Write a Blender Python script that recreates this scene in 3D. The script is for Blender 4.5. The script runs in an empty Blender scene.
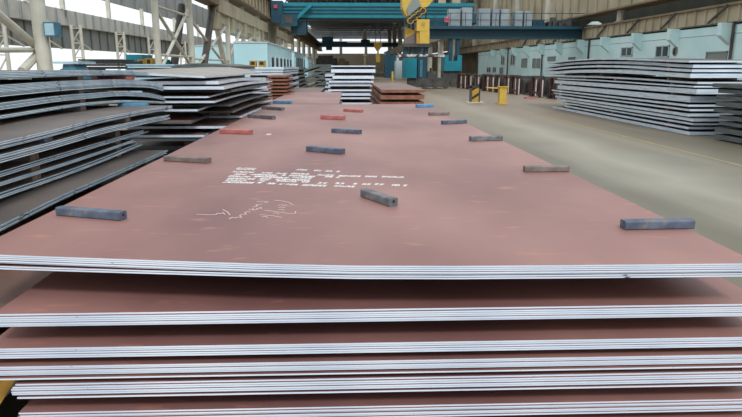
import bpy, math, random
from mathutils import Vector, Matrix
random.seed(7)
scn = bpy.context.scene
COL = scn.collection

# ------------------------------------------------------------------ camera
W, H, F = 742, 417, 620.0
PITCH, YAW, CH = math.radians(12.86), math.radians(2.07), 1.70
cam_d = bpy.data.cameras.new('camera'); cam = bpy.data.objects.new('camera', cam_d); COL.objects.link(cam)
cam_d.sensor_fit = 'HORIZONTAL'; cam_d.sensor_width = 36.0; cam_d.lens = 36.0*F/W
cam_d.clip_start = 0.05; cam_d.clip_end = 1000
cam.location = (0, 0, CH); cam.rotation_euler = (math.pi/2-PITCH, 0, -YAW)
scn.camera = cam
cp, sp, cy_, sy_ = math.cos(PITCH), math.sin(PITCH), math.cos(YAW), math.sin(YAW)
def ray(px, py):                      # direction in the world of a line of sight
    u, v = px-W/2, py-H/2
    f = F*cp - v*sp; d = F*sp + v*cp
    return Vector((u*cy_ + f*sy_, f*cy_ - u*sy_, -d))
def atZ(px, py, z):
    r = ray(px, py); t = (z-CH)/r.z; return Vector((r.x*t, r.y*t, z))
def atY(px, py, y):
    r = ray(px, py); t = y/r.y; return Vector((r.x*t, y, CH+r.z*t))
def atX(px, py, x):
    r = ray(px, py); t = x/r.x; return Vector((x, r.y*t, CH+r.z*t))

# ------------------------------------------------------------------ materials
def srgb(r, g, b):
    f = lambda c: (c/255/12.92) if c/255 <= .04045 else ((c/255+.055)/1.055)**2.4
    return (f(r), f(g), f(b), 1)
def mat(name, c1, c2=None, scale=3.0, rough=.6, metal=0.0, stretch=(1,1,1), spec=.5, detail=6, lo=.35, hi=.65, bump=0.0, c3=None, s3=20, lo3=.62, hi3=.72, stretch3=(1,1,1)):
    m = bpy.data.materials.new(name); m.use_nodes = True
    n, l = m.node_tree.nodes, m.node_tree.links
    b = n['Principled BSDF']
    b.inputs['Roughness'].default_value = rough; b.inputs['Metallic'].default_value = metal
    b.inputs['Specular IOR Level'].default_value = spec
    if c2 is None:
        b.inputs['Base Color'].default_value = c1; return m
    tc = n.new('ShaderNodeTexCoord')
    def noise(sc, st):
        mp = n.new('ShaderNodeMapping'); mp.inputs['Scale'].default_value = st
        l.new(tc.outputs['Object'], mp.inputs['Vector'])
        nz = n.new('ShaderNodeTexNoise'); nz.inputs['Scale'].default_value = sc; nz.inputs['Detail'].default_value = detail
        l.new(mp.outputs[0], nz.inputs['Vector']); return nz
    nz = noise(scale, stretch)
    r = n.new('ShaderNodeValToRGB'); r.color_ramp.elements[0].position = lo; r.color_ramp.elements[1].position = hi
    r.color_ramp.elements[0].color = c1; r.color_ramp.elements[1].color = c2
    l.new(nz.outputs['Fac'], r.inputs['Fac'])
    out = r.outputs['Color']
    if c3 is not None:
        n3 = noise(s3, stretch3)
        r3 = n.new('ShaderNodeValToRGB'); r3.color_ramp.elements[0].position = lo3; r3.color_ramp.elements[1].position = hi3
        r3.color_ramp.elements[0].color = (0,0,0,1); r3.color_ramp.elements[1].color = (1,1,1,1)
        l.new(n3.outputs['Fac'], r3.inputs['Fac'])
        mx = n.new('ShaderNodeMixRGB'); l.new(r3.outputs['Color'], mx.inputs['Fac']); l.new(out, mx.inputs['Color1']); mx.inputs['Color2'].default_value = c3
        out = mx.outputs['Color']
    l.new(out, b.inputs['Base Color'])
    if bump:
        bp_ = n.new('ShaderNodeBump'); bp_.inputs['Strength'].default_value = bump; bp_.inputs['Distance'].default_value = .01
        l.new(nz.outputs['Fac'], bp_.inputs['Height']); l.new(bp_.outputs['Normal'], b.inputs['Normal'])
    return m
M = {}
M['primer'] = mat('red_brown_primer', srgb(116,78,75), srgb(157,115,106), .9, .5, 0, (1,.55,1), c3=srgb(172,118,100), s3=5, lo3=.6, hi3=.78, stretch3=(1,2.2,1), lo=.3, hi=.7)
M['primer_brown'] = mat('brown_primer', srgb(96,74,66), srgb(128,98,86), 1.3, .55, c3=srgb(140,92,70), s3=4, lo3=.6, hi3=.8)
M['primer_tan'] = mat('tan_primer', srgb(138,130,122), srgb(156,148,140), 1.3, .55)
M['mill_grey'] = mat('grey_brown_mill_scale', srgb(84,76,72), srgb(108,98,92), 1.3, .55, c3=srgb(120,96,80), s3=4, lo3=.62, hi3=.8)
M['rust'] = mat('rusty_edge', srgb(120,72,54), srgb(150,98,76), 9, .7)
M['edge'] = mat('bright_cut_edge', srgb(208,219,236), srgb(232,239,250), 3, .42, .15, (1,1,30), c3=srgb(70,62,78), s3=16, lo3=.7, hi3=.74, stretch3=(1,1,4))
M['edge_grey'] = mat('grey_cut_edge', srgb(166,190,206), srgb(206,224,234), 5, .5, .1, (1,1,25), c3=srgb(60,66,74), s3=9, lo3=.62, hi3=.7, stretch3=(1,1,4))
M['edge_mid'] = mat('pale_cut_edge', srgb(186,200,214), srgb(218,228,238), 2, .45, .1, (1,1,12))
M['edge_dark'] = mat('dark_cut_edge', srgb(74,82,82), srgb(100,108,106), 3, .6, 0, (1,1,10))
M['dark_plate'] = mat('dark_mill_scale', srgb(62,58,58), srgb(88,80,76), 2, .55)
M['block_grey'] = mat('grey_block', srgb(78,82,88), srgb(118,118,118), 14, .7, c3=srgb(140,126,112), s3=22)
M['block_dark'] = mat('dark_blue_grey_block', srgb(62,70,86), srgb(94,104,120), 12, .6, c3=srgb(118,112,106), s3=18, lo3=.58, hi3=.72)
M['block_brown'] = mat('grey_brown_block', srgb(96,84,80), srgb(128,116,110), 12, .7)
M['block_red'] = mat('red_block', srgb(158,86,84), srgb(182,112,106), 10, .6)
M['block_blue'] = mat('blue_block', srgb(64,118,156), srgb(92,146,180), 10, .6)
M['wood'] = mat('timber', srgb(92,78,68), srgb(128,106,90), 8, .8, 0, (1,8,1))
M['hole'] = mat('dark_hole', srgb(20,20,22))
M['white_paint'] = mat('white_stencil_paint', srgb(232,228,226), rough=.7)
M['chalk'] = mat('white_chalk', srgb(208,192,186), rough=.9)
M['concrete_floor'] = mat('concrete_floor', srgb(96,91,76), srgb(118,111,94), .35, .5, 0, (1,.3,1), lo=.3, hi=.7, c3=srgb(130,123,106), s3=.5, lo3=.52, hi3=.68, stretch3=(1.6,.08,1))
M['yellow'] = mat('yellow_paint', srgb(196,160,58), srgb(206,172,76), 3, .5)
M['yellow_worn'] = mat('worn_yellow_line', srgb(168,146,84), srgb(140,130,100), 2.2, .7)
M['yellow_dark'] = mat('ochre_paint', srgb(168,132,40), srgb(190,150,52), 3, .55)
M['yellow_mark'] = mat('yellow_marking_paint', srgb(200,150,50), srgb(180,140,70), 8, .6)
M['black'] = mat('black_paint', srgb(38,38,40), rough=.6)
M['teal'] = mat('teal_crane_paint', srgb(0,112,128), srgb(4,126,140), 1, .45)
M['teal_dark'] = mat('dark_teal_paint', srgb(4,56,72), srgb(8,68,84), 1, .5)
M['cabinet'] = mat('grey_cabinet', srgb(132,142,146), srgb(150,158,160), 1, .5)
M['cyan_wall'] = mat('pale_cyan_wall', srgb(196,228,230), srgb(212,238,238), .5, .8)
M['cyan_office'] = mat('pale_cyan_office', srgb(178,218,226), srgb(190,226,234), .5, .7)
M['grey_glass'] = mat('dark_window_glass', srgb(58,72,78), rough=.2)
M['frame_white'] = mat('pale_frame', srgb(190,204,204), rough=.6)
M['louvre'] = mat('grey_louvre', srgb(120,126,120), srgb(140,146,140), 20, .7, 0, (1,1,8))
M['beige'] = mat('beige_concrete', srgb(160,148,124), srgb(182,170,146), .6, .85)
M['beige_dark'] = mat('brown_beam', srgb(112,98,76), srgb(136,120,96), .6, .85)
M['recess'] = mat('dark_olive_wall', srgb(62,66,58), srgb(76,78,70), .5, .9)
M['panel_grey'] = mat('grey_sheeting', srgb(128,133,132), srgb(148,152,150), .8, .7, 0, (1,6,1))
M['band_grey'] = mat('grey_runway_band', srgb(176,174,166), srgb(194,191,182), .6, .8)
M['post'] = mat('cream_steel_paint', srgb(186,182,166), srgb(204,200,186), 2, .55, 0, (1,1,.6))
M['post_dark'] = mat('dark_steel', srgb(58,54,50), srgb(78,72,66), 2, .6)
M['rack'] = mat('dark_brown_rack', srgb(66,48,46), srgb(92,70,64), 3, .6)
M['rack_pale'] = mat('pale_rack_flange', srgb(186,170,160), srgb(208,196,186), 3, .6)
M['blue_sign'] = mat('blue_box', srgb(44,98,122), srgb(70,124,142), 5, .5)
M['blue_steel'] = mat('light_blue_steel', srgb(150,178,190), srgb(170,196,206), 2, .5)
M['roof'] = mat('dark_roof', srgb(74,78,80), srgb(98,100,102), .3, .8)
M['truss'] = mat('grey_truss', srgb(120,118,110), rough=.7)
M['dark_mach'] = mat('dark_machinery', srgb(44,46,46), srgb(80,76,70), 2, .6)
M['edge_glints'] = mat('dark_edge_painted_glints', srgb(60,50,54), srgb(214,206,206), 3.5, .3, 0, (1,1,1), lo=.45, hi=.6)  # dark plate edge with its white glare painted into the colour
M['red'] = mat('red_paint', srgb(178,66,84), rough=.6)
M['endwall'] = mat('cream_end_wall', srgb(176,166,144), srgb(190,180,158), .3, .8)

# ------------------------------------------------------------------ mesh helpers
class MB:
    def __init__(s): s.v, s.f, s.m = [], [], []
    def add(s, vs, fs, mi=0):
        b = len(s.v); s.v += [tuple(p) for p in vs]
        for k in fs: s.f.append(tuple(b+i for i in k)); s.m.append(mi)
    def box(s, x0, x1, y0, y1, z0, z1, mi=0):
        if x0 > x1: x0, x1 = x1, x0
        if z0 > z1: z0, z1 = z1, z0
        s.add([(x0,y0,z0),(x1,y0,z0),(x1,y1,z0),(x0,y1,z0),(x0,y0,z1),(x1,y0,z1),(x1,y1,z1),(x0,y1,z1)],
              [(0,3,2,1),(4,5,6,7),(0,1,5,4),(1,2,6,5),(2,3,7,6),(3,0,4,7)], mi); return s
    def bpx(s, Y, x0, y0, x1, y1, dep, mi=0):      # box whose near face spans a region seen at distance Y
        a, b = atY(x0, y1, Y), atY(x1, y0, Y)
        return s.box(a.x, b.x, Y, Y+dep, a.z, b.z, mi)
    def bar(s, p0, p1, w, h=None, mi=0):
        p0, p1 = Vector(p0), Vector(p1); h = h or w
        d = (p1-p0).normalized(); up = Vector((0,0,1)) if abs(d.z) < .95 else Vector((0,1,0))
        a = d.cross(up).normalized()*w/2; c = a.cross(d).normalized()*h/2
        vs = [p+i*a+j*c for p in (p0,p1) for i,j in ((-1,-1),(1,-1),(1,1),(-1,1))]
        s.add(vs, [(0,3,2,1),(4,5,6,7),(0,1,5,4),(1,2,6,5),(2,3,7,6),(3,0,4,7)], mi); return s
    def tube(s, p0, p1, r0, r1=None, n=14, mi=0):
        p0, p1 = Vector(p0), Vector(p1); r1 = r0 if r1 is None else r1
        d = (p1-p0).normalized(); up = Vector((0,0,1)) if abs(d.z) < .95 else Vector((0,1,0))
        a = d.cross(up).normalized(); c = a.cross(d).normalized()
        vs = []
        for p, r in ((p0,r0),(p1,r1)):
            for k in range(n):
                t = 2*math.pi*k/n; vs.append(p+a*math.cos(t)*r+c*math.sin(t)*r)
        fs = [(k,(k+1)%n,n+(k+1)%n,n+k) for k in range(n)]+[tuple(range(n-1,-1,-1)), tuple(range(n,2*n))]
        s.add(vs, fs, mi); return s
    def prism(s, pts, d, mi=0):                    # polygon pushed along d
        n = len(pts); d = Vector(d); pts = [Vector(p) for p in pts]
        s.add(pts+[p+d for p in pts], [tuple(range(n)), tuple(range(2*n-1,n-1,-1))]+[(i,n+i,n+(i+1)%n,(i+1)%n) for i in range(n)], mi); return s
    def build(s, name, mats, parent=None, origin=None):
        me = bpy.data.meshes.new(name)
        o0 = Vector(origin) if origin is not None else Vector((0,0,0))
        me.from_pydata([tuple(Vector(p)-o0) for p in s.v], [], s.f)
        if not isinstance(mats, (list,tuple)): mats = [mats]
        for m in mats: me.materials.append(M[m] if isinstance(m,str) else m)
        me.polygons.foreach_set('material_index', s.m); 
        import bmesh
        bm = bmesh.new(); bm.from_mesh(me); bmesh.ops.recalc_face_normals(bm, faces=bm.faces); bm.to_mesh(me); bm.free()
        me.update()
        o = bpy.data.objects.new(name, me); COL.objects.link(o)
        o.location = o0
        if parent is not None:
            o.parent = parent; q_ = parent; acc = Vector((0,0,0))
            while q_ is not None: acc += Vector(q_.location); q_ = q_.parent
            o.location = o0-acc
        return o
def tag(o, label=None, cat=None, group=None, kind=None):
    if label: o['label'] = label
    if cat: o['category'] = cat
    if group: o['group'] = group
    if kind: o['kind'] = kind
    return o
def thing(name, label, cat, loc, group=None, kind=None):
    o = bpy.data.objects.new(name, None); COL.objects.link(o); o.location = loc; o.empty_display_size = .1
    return tag(o, label, cat, group, kind)
def struct(o): o['kind'] = 'structure'; return o
ORD = ['top','second','third','fourth','fifth','sixth','seventh','eighth','ninth','tenth','eleventh','twelfth','thirteenth','fourteenth','fifteenth','sixteenth']

# a rolled plate: closed slab, top/bottom in mats[0], cut edges in mats[1]
def plate(x0, x1, y0, y1, z, t, mats, dz=None, nx=4, ny=10, yfront=None, xedge=None):
    vs, fs, mi = [], [], []
    cx, cyy = (x0+x1)/2, (y0+y1)/2
    idx = {}
    for k in (0,1):
        for i in range(nx+1):
            for j in range(ny+1):
                x = x0+(x1-x0)*i/nx
                ya = y0+(yfront(x) if yfront else 0)
                y = ya+(y1-ya)*j/ny
                h = z-(t if k else 0)+(dz(x,y) if dz else 0)
                idx[k,i,j] = len(vs); vs.append((x-cx, y-cyy, h-z))
    for i in range(nx):
        for j in range(ny):
            fs.append((idx[0,i,j],idx[0,i+1,j],idx[0,i+1,j+1],idx[0,i,j+1])); mi.append(0)
            fs.append((idx[1,i,j],idx[1,i,j+1],idx[1,i+1,j+1],idx[1,i+1,j])); mi.append(0)
    for i in range(nx):
        fs.append((idx[1,i,0],idx[1,i+1,0],idx[0,i+1,0],idx[0,i,0])); mi.append(1)
        fs.append((idx[0,i,ny],idx[0,i+1,ny],idx[1,i+1,ny],idx[1,i,ny])); mi.append(1)
    for j in range(ny):
        fs.append((idx[0,0,j],idx[0,0,j+1],idx[1,0,j+1],idx[1,0,j])); mi.append(1)
        fs.append((idx[1,nx,j],idx[1,nx,j+1],idx[0,nx,j+1],idx[0,nx,j])); mi.append(1)
    me = bpy.data.meshes.new('steel_plate'); me.from_pydata(vs, [], fs)
    for m in mats: me.materials.append(M[m])
    me.polygons.foreach_set('material_index', mi); me.update()
    o = bpy.data.objects.new('steel_plate', me); COL.objects.link(o); o.location = (cx, cyy, z)
    return o
def spacer(x0, x1, y0, y1, z0, z1, m, label, group, name='spacer_block'):
    o = MB().box(x0,x1,y0,y1,z0,z1).build(name, m, None, ((x0+x1)/2,(y0+y1)/2,z0))
    return tag(o, label, 'block', group)

# ================================================================== SETTING
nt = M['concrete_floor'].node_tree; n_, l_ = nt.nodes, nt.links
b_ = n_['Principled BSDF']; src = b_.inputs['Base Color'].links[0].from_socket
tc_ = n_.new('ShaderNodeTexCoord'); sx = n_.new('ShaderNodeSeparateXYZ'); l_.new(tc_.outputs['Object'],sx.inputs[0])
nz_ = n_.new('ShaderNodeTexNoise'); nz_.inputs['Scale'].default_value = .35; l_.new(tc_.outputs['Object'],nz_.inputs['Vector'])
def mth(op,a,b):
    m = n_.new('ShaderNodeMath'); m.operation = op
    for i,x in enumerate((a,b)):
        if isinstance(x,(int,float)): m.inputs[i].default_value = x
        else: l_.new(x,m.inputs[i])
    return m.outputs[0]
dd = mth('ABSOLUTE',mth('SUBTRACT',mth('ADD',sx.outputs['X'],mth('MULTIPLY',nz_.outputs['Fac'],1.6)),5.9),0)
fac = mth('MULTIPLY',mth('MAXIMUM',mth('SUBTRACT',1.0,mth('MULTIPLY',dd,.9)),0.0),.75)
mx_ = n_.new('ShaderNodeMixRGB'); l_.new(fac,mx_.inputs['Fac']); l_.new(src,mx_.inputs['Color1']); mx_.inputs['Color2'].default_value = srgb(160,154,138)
rf = mth('MULTIPLY',mth('MINIMUM',mth('MAXIMUM',mth('DIVIDE',mth('SUBTRACT',mth('ADD',sx.outputs['Y'],mth('MULTIPLY',nz_.outputs['Fac'],8.0)),15.0),12.0),0.0),1.0),.55)
mr_ = n_.new('ShaderNodeMixRGB'); l_.new(rf,mr_.inputs['Fac']); l_.new(mx_.outputs['Color'],mr_.inputs['Color1']); mr_.inputs['Color2'].default_value = srgb(134,112,90)
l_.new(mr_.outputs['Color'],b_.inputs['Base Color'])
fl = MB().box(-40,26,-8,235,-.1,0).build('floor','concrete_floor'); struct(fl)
# painted yellow lines on the floor
def line(pa, pb, w, label):
    a, b = atZ(*pa, 0), atZ(*pb, 0); d = (b-a); n = Vector((-d.y,d.x,0)).normalized()*w/2
    m = MB(); m.prism([a-n+Vector((0,0,.002)), b-n+Vector((0,0,.002)), b+n+Vector((0,0,.002)), a+n+Vector((0,0,.002))], (0,0,.002))
    o = m.build('line_marking','yellow_worn',fl); o['label'] = label
line((742,166),(520,110.5),.07,'thin worn yellow floor line')

# --- left outer wall
wl = thing('wall_left', None, None, (-28,0,0), kind='structure')
def wl_part(name, z0, z1, m, x=0.0, th=.3, ribs=0, ribm=None):
    b = MB().box(-28-x-th,-28-x,10,235,z0,z1)
    if ribs:
        y = 12
        while y < 150:
            b.box(-28-x,-28-x+.15,y,y+.18,z0,z1,1); y += ribs
    return b.build(name,[m, ribm or m],wl)
wl_part('lower_wall',0,1.0,'panel_grey')
wl_part('sheeting',3.5,5.7,'panel_grey',.4,.15,2.4,'truss')
wl_part('runway_band',5.7,7.2,'band_grey',-.2,.6,2.2,'panel_grey')
wl_part('upper_sheeting',9.2,13,'panel_grey',.2,.15,5,'truss')
for i, yy in enumerate((30,44,50,57,64,76,88,104,120)):
    b = MB()
    for dx in (0,1.6):
        b.tube((-27+dx*.55,yy,0),(-27+dx*.55,yy,5.7),.16,n=8)
    for k in range(3):
        b.bar((-27,yy,1.2+k*1.4),(-26.1,yy,2.6+k*1.4),.09); b.bar((-27,yy,2.6+k*1.4),(-26.1,yy,2.6+k*1.4),.09)
    b.bar((-27,yy,4.6),(-27,yy+4.5,3.4),.14)
    struct(b.build('column','post')); 
    b = MB(); b.box(-27.9,-27.5,yy,yy+.35,7.2,9.3); struct(b.build('mullion_column','post'))

# --- left crane runway: beam, columns, braces
bm_ = MB().box(-10.15,-9.15,16,228,7.25,9.2)
y = 16
while y < 200: bm_.box(-9.15,-9.0,y,y+.15,7.25,9.2,1); y += 2.2
bm_.box(-10.3,-8.85,16,228,9.2,9.35,1); bm_.box(-10.3,-8.85,16,228,7.1,7.25,1)
struct(bm_.build('runway_beam',['beige','beige_dark']))
XC = -9.65
CY = [atX(px,60,XC).y for px in (43.8,158.5,192,229,244.3,259.3,270)]
for yy, r in tuple(zip(CY,(.22,.17,.2,.2,.2,.22,.24)))+((88,.3),(100,.3),(112,.3),(126,.35),(140,.35),(160,.4),(180,.4)):
    b = MB().tube((XC,yy,0),(XC,yy,7.1),r,n=18)
    b.box(XC-r*1.4,XC+r*1.4,yy-r*1.4,yy+r*1.4,0,.06)
    for k in range(6): b.tube((XC,yy,1.1*k+.8),(XC,yy,1.1*k+.83),r*1.03,n=18)
    struct(b.build('column','post'))
def brace(p0,p1,r,m='post'): struct(MB().tube(p0,p1,r,n=10).build('brace_column',m))
q0,q1,q2 = atX(212.5,7,XC),atX(200,64,XC),atX(227,68,XC)
brace(q0,(XC,q1.y-.3,.2),.24,'post_dark'); brace(q0,(XC,q2.y+.5,.2),.2)
q0,q1 = atX(182,6,XC-.6),atX(170,60,XC-.6); brace(q0,(XC-.6,q1.y-.4,.2),.24,'post_dark')
C1,C2,C3,C4,C5,C6 = CY[1:7]
brace((XC,C1,4.6),(XC,C2,1.6),.09); brace((XC,C1,1.4),(XC,C2,5.2),.09); brace((XC,C1,4.7),(XC,C2,4.7),.07)
brace((XC,C2,1.4),(XC,C3,5),.09); brace((XC,C2,4.6),(XC,C3,1.4),.09); brace((XC,C2,2.2),(XC,C3,2.2),.07); brace((XC,C1,2.3),(XC,C2,2.3),.07)
brace((XC,C3,2.2),(XC,C4,5.5),.12); brace((XC,C4,3.5),(XC,C5,5.5),.12); brace((XC,C5,3.5),(XC,C6,5.5),.12)
Y1 = CY[0]
for x0,y0,x1,y1,r in ((-8,9,37,47,.13),(22,71,38,54,.13),(-8,50,38,50,.08)):
    p = atX(x0,y0,XC-.3); q = atX(x1,y1,XC-.3); brace(p,q,r)
struct(MB().box(XC-.5,XC+.5,29,47,6.0,6.5).build('tie_beam','beige_dark'))
struct(MB().box(XC-.4,XC+.4,47,110,5.6,6.6).build('tie_beam','beige'))
b = MB()
for k in range(8): b.box(XC-.3,XC+.3,47+k*6,48.2+k*6,4.4,5.7)
for k in range(8): b.box(XC-.05,XC+.1,48.2+k*6,53+k*6,4.9,5.6)
struct(b.build('gusset_beam','beige'))

# --- right side: cyan building, its low runway, recess and upper girder
XR = 20.5
wr = struct(MB().box(XR,XR+.3,14,100,0,4.02).build('wall_right','cyan_wall'))
MB().box(XR,XR+9,99.7,100,0,3.9).build('end_wall_panel','cyan_wall',wr)
MB().box(XR-.012,XR,14,100,3.42,3.45).build('groove','louvre',wr)
for yy in (28.1,33.6,39.0,44.0,49.5,54.8,60.5,66,71.5,77,82.5,88):
    MB().prism([(XR,yy,4.0),(XR-.63,yy,4.0),(XR-.63,yy,3.35),(XR,yy,2.85)],(0,.4,0)).build('corbel','cyan_wall',wr)
for yy in [atX(px,50,XR).y for px in (733,590,543.5,509)]:
    MB().tube((XR-.12,yy,0),(XR-.12,yy,4),.08,n=8).build('downpipe','post_dark',wr)
wi = 1
def rwin(x0,y0,x1,y1,m='grey_glass',louv=False):
    global wi
    a, c = atX(x1,y1,XR), atX(x0,y0,XR)
    zlo, zhi = atX((x0+x1)/2,y1,XR).z, atX((x0+x1)/2,y0,XR).z
    o = thing('window_%d'%wi, None, None, (XR,(a.y+c.y)/2,zlo), kind='structure'); wi += 1
    ya, yb = a.y, c.y
    b = MB(); fw = .07
    b.box(XR-.06,XR+.02,ya,yb,zlo,zlo+fw); b.box(XR-.06,XR+.02,ya,yb,zhi-fw,zhi)
    b.box(XR-.06,XR+.02,ya,ya+fw*1.5,zlo,zhi); b.box(XR-.06,XR+.02,yb-fw*1.5,yb,zlo,zhi)
    if not louv: b.box(XR-.06,XR+.02,(ya+yb)/2-.05,(ya+yb)/2+.05,zlo,zhi)
    b.build('window_frame','frame_white' if not louv else 'louvre',o)
    MB().box(XR-.02,XR-.005,ya,yb,zlo,zhi).build('pane',m,o)
for w in ((622,47,632.5,56.5),(656.5,45.5,669,57.5),(501.5,55,504.5,65),(511,54.5,515,65.3),(487,67,490.8,72.6),(493,67,496.2,72.6)): rwin(*w)
for w in ((707,51.5,727,60.5),(548,56.5,555.5,61),(522,58.5,527,67.5),(500,67.5,503,74),(533,58.5,535.5,68),(537,58.5,540,68),(569,57,575,60)): rwin(*w, m='louvre', louv=True)
c0 = atX(675.5,51.4,XR)
o = thing('wall_fan','round grey ventilator fan in the pale cyan wall','fan',(XR,c0.y,c0.z-.28))
MB().tube((XR-.06,c0.y,c0.z),(XR,c0.y,c0.z),.28,n=20).build('housing','louvre',o)
b = MB()
for k in range(4):
    t = k*math.pi/4; b.bar((XR-.07,c0.y-math.cos(t)*.24,c0.z-math.sin(t)*.24),(XR-.07,c0.y+math.cos(t)*.24,c0.z+math.sin(t)*.24),.06,.02)
b.build('blade','post_dark',o)
bm_ = MB().box(XR-.1,XR+.9,14,130,4.05,4.95)
y = 14
while y < 130: bm_.box(XR-.2,XR-.1,y,y+.12,4.05,4.95,0); y += 1.05
bm_.box(XR-.3,XR+1,14,130,4.9,5.02,1)
struct(bm_.build('runway_beam',['beige','beige_dark']))
for yy in (28.5,34,39.4,44.4,49.9,55.2,61,66.5,72): struct(MB().bar((XR-.25,yy+1.6,4.1),(XR-.25,yy-.2,4.95),.1).build('strut_beam','post_dark'))
struct(MB().box(XR+4,XR+4.3,14,130,4,12).build('recess_wall','recess'))
struct(MB().box(XR,XR+9,14,100,3.9,4.0).build('roof_slab','beige_dark'))
bm_ = MB().box(XR-.3,XR+.7,14,64,6.0,8.2)
y = 14
while y < 64: bm_.box(XR-.4,XR-.3,y,y+.15,6.0,8.2); y += 2.1
bm_.box(XR-.5,XR+1,14,64,5.9,6.02,1)
struct(bm_.build('upper_beam',['beige','beige_dark']))
bm_ = MB().box(XR+.5,XR+.8,64,232,5.0,13)
y = 64
while y < 200: bm_.box(XR+.3,XR+.5,y,y+.3,5,13); y += 2.6
struct(bm_.build('wall_upper_right',['beige']))
for yy in (48.6,66,78,90,104,118,134,150,170,190,210): struct(MB().tube((XR+.3,yy,5),(XR+.3,yy,13),.28 if yy<50 else .5,n=14).build('column','post'))
for px,yy in ((595,52.0),(619,47)):
    q = atX(px,24,XR+1.6)
    b = MB().tube((q.x,q.y,4.0),(q.x,q.y,q.z-.1),.3,n=14).tube((q.x,q.y,q.z-.1),(q.x,q.y,q.z+.2),.75,.3,n=16)
    tag(b.build('roof_vent','frame_white',None,(q.x,q.y,4.0)),'white domed roof vent behind the low beam, '+('beside the round pillar' if px>600 else 'farther from the camera than its twin'),'vent','roof vents')

XH = 13.4
for yy in (80,92,104,116,130,146,164,184,206): struct(MB().tube((XH,yy,0),(XH,yy,5.4),.4,n=14).build('column','post')); struct(MB().box(XH-.5,XH+.5,yy-.4,yy+.4,6.9,14).build('column','beige'))
struct(MB().box(XH-.5,XH+.5,75,228,5.4,6.9).build('runway_beam','beige'))
MB().box(XR+2,XR+2.3,100,232,0,5.0).build('far_wall_panel','beige_dark',wr)
# --- far end and roof
we = thing('wall_back',None,None,(5,230,0),kind='structure')
MB().box(-40,30,230,230.4,0,6.4).build('lower_wall','endwall',we)
MB().box(-40,30,230,230.4,8.6,10.7).build('upper_wall','endwall',we)
MB().box(-40,30,230,230.4,11.5,15).build('gable','roof',we)
b = MB()
for k in range(5): b.box(-11.5+k*9-.5,-11.5+k*9+.5,229.8,230.2,6.4,11.5)
b.build('mullion','endwall',we)
ce = thing('ceiling',None,None,(5,150,14.5),kind='structure')
for k in range(9):
    MB().box(-12,26,100+k*14,113+k*14,14.4,14.7).build('roof_sheet','roof',ce)
for k in range(10):
    yy = 100+k*13; b = MB()
    b.bar((-11,yy,12.2),(22,yy,12.2),.28); b.bar((-11,yy,14.3),(22,yy,14.3),.28)
    for j in range(11):
        x = -11+j*3; b.bar((x,yy,12.2),(x+1.5,yy,14.3),.16); b.bar((x+1.5,yy,14.3),(x+3,yy,12.2),.16)
    struct(b.build('truss_beam','truss'))

# ================================================================== MAIN STACK
FM = ('primer','edge')
GM = 'plates of the near red-brown stack'
packs = [  # d_top, d_bottom, n, xl, xr, yfront
 (.710,.762,7,-1.50,1.52,2.16),(.888,.938,6,-1.305,1.62,2.185),(1.016,1.058,5,-1.36,1.62,2.17),
 (1.087,1.135,6,-1.37,1.62,2.165),(1.161,1.213,6,-1.262,1.62,2.165),(1.280,1.328,6,-1.262,1.62,2.165),
 (1.362,1.405,5,-1.27,1.62,2.17),(1.475,1.52,5,-1.3,1.62,2.2),(1.58,1.62,4,-1.3,1.62,2.2)]
TOP = None
for pi, (d0,d1,n,xl,xr,yf) in enumerate(packs):
    pit = (d1-d0)/n; t = pit*.8
    for k in range(n):
        z = CH-d0-k*pit
        jx, jy = random.uniform(-.012,.012), random.uniform(-.005,.005)
        yfr = dzf = None
        if pi == 0:
            if k == 0: jx = jy = 0
            yfr = lambda x: .155*(math.sqrt(x*x+.16)-x)/2-.02
            if k >= 5: dzf = lambda x,y: -.0005 - .010*max(0,min(1,(-x-.1)/1.3))**1.4*max(0,1-(y-2)/4)
            elif k: dzf = lambda x,y: -.0
        elif pi in (3,4) and k == n-1: dzf = lambda x,y: -.006
        zz = z
        o = plate(xl+jx, xr+jx, yf+jy, 12.3+random.uniform(-.03,.03), zz, t, FM, dzf, nx=8, ny=6, yfront=yfr)
        if pi == 0 and k == 0:
            TOP = o; tag(o,'uppermost red-brown plate with white stencil lettering and chalk scrawl, in the foreground','steel plate',GM)
        else:
            pk = 'bottom' if pi == 8 else ORD[pi]
            tag(o,f'red-brown steel plate, {"uppermost" if k==0 else ORD[k]} in the {pk} pack of the foreground stack','steel plate',GM)
    # spacers to the next pack
    zb = CH-d1 - (.019 if pi==0 else .006 if pi in (3,4) else 0)
    zn = CH-packs[pi+1][0] if pi < 8 else 0
    nm = ['top','second','third','fourth','fifth','sixth','seventh','eighth','bottom'][pi]
    for yy in (3.0,7.0,11.2):
        for xx in ((-1.15,-.85),(-.1,.2),(1.1,1.4)):
            spacer(xx[0],xx[1],yy,yy+.06,zn,zb+(.0 if pi else .012),'block_dark',f'dark spacer block hidden under the {nm} pack of the foreground stack','spacers inside the foreground stack')
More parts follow.
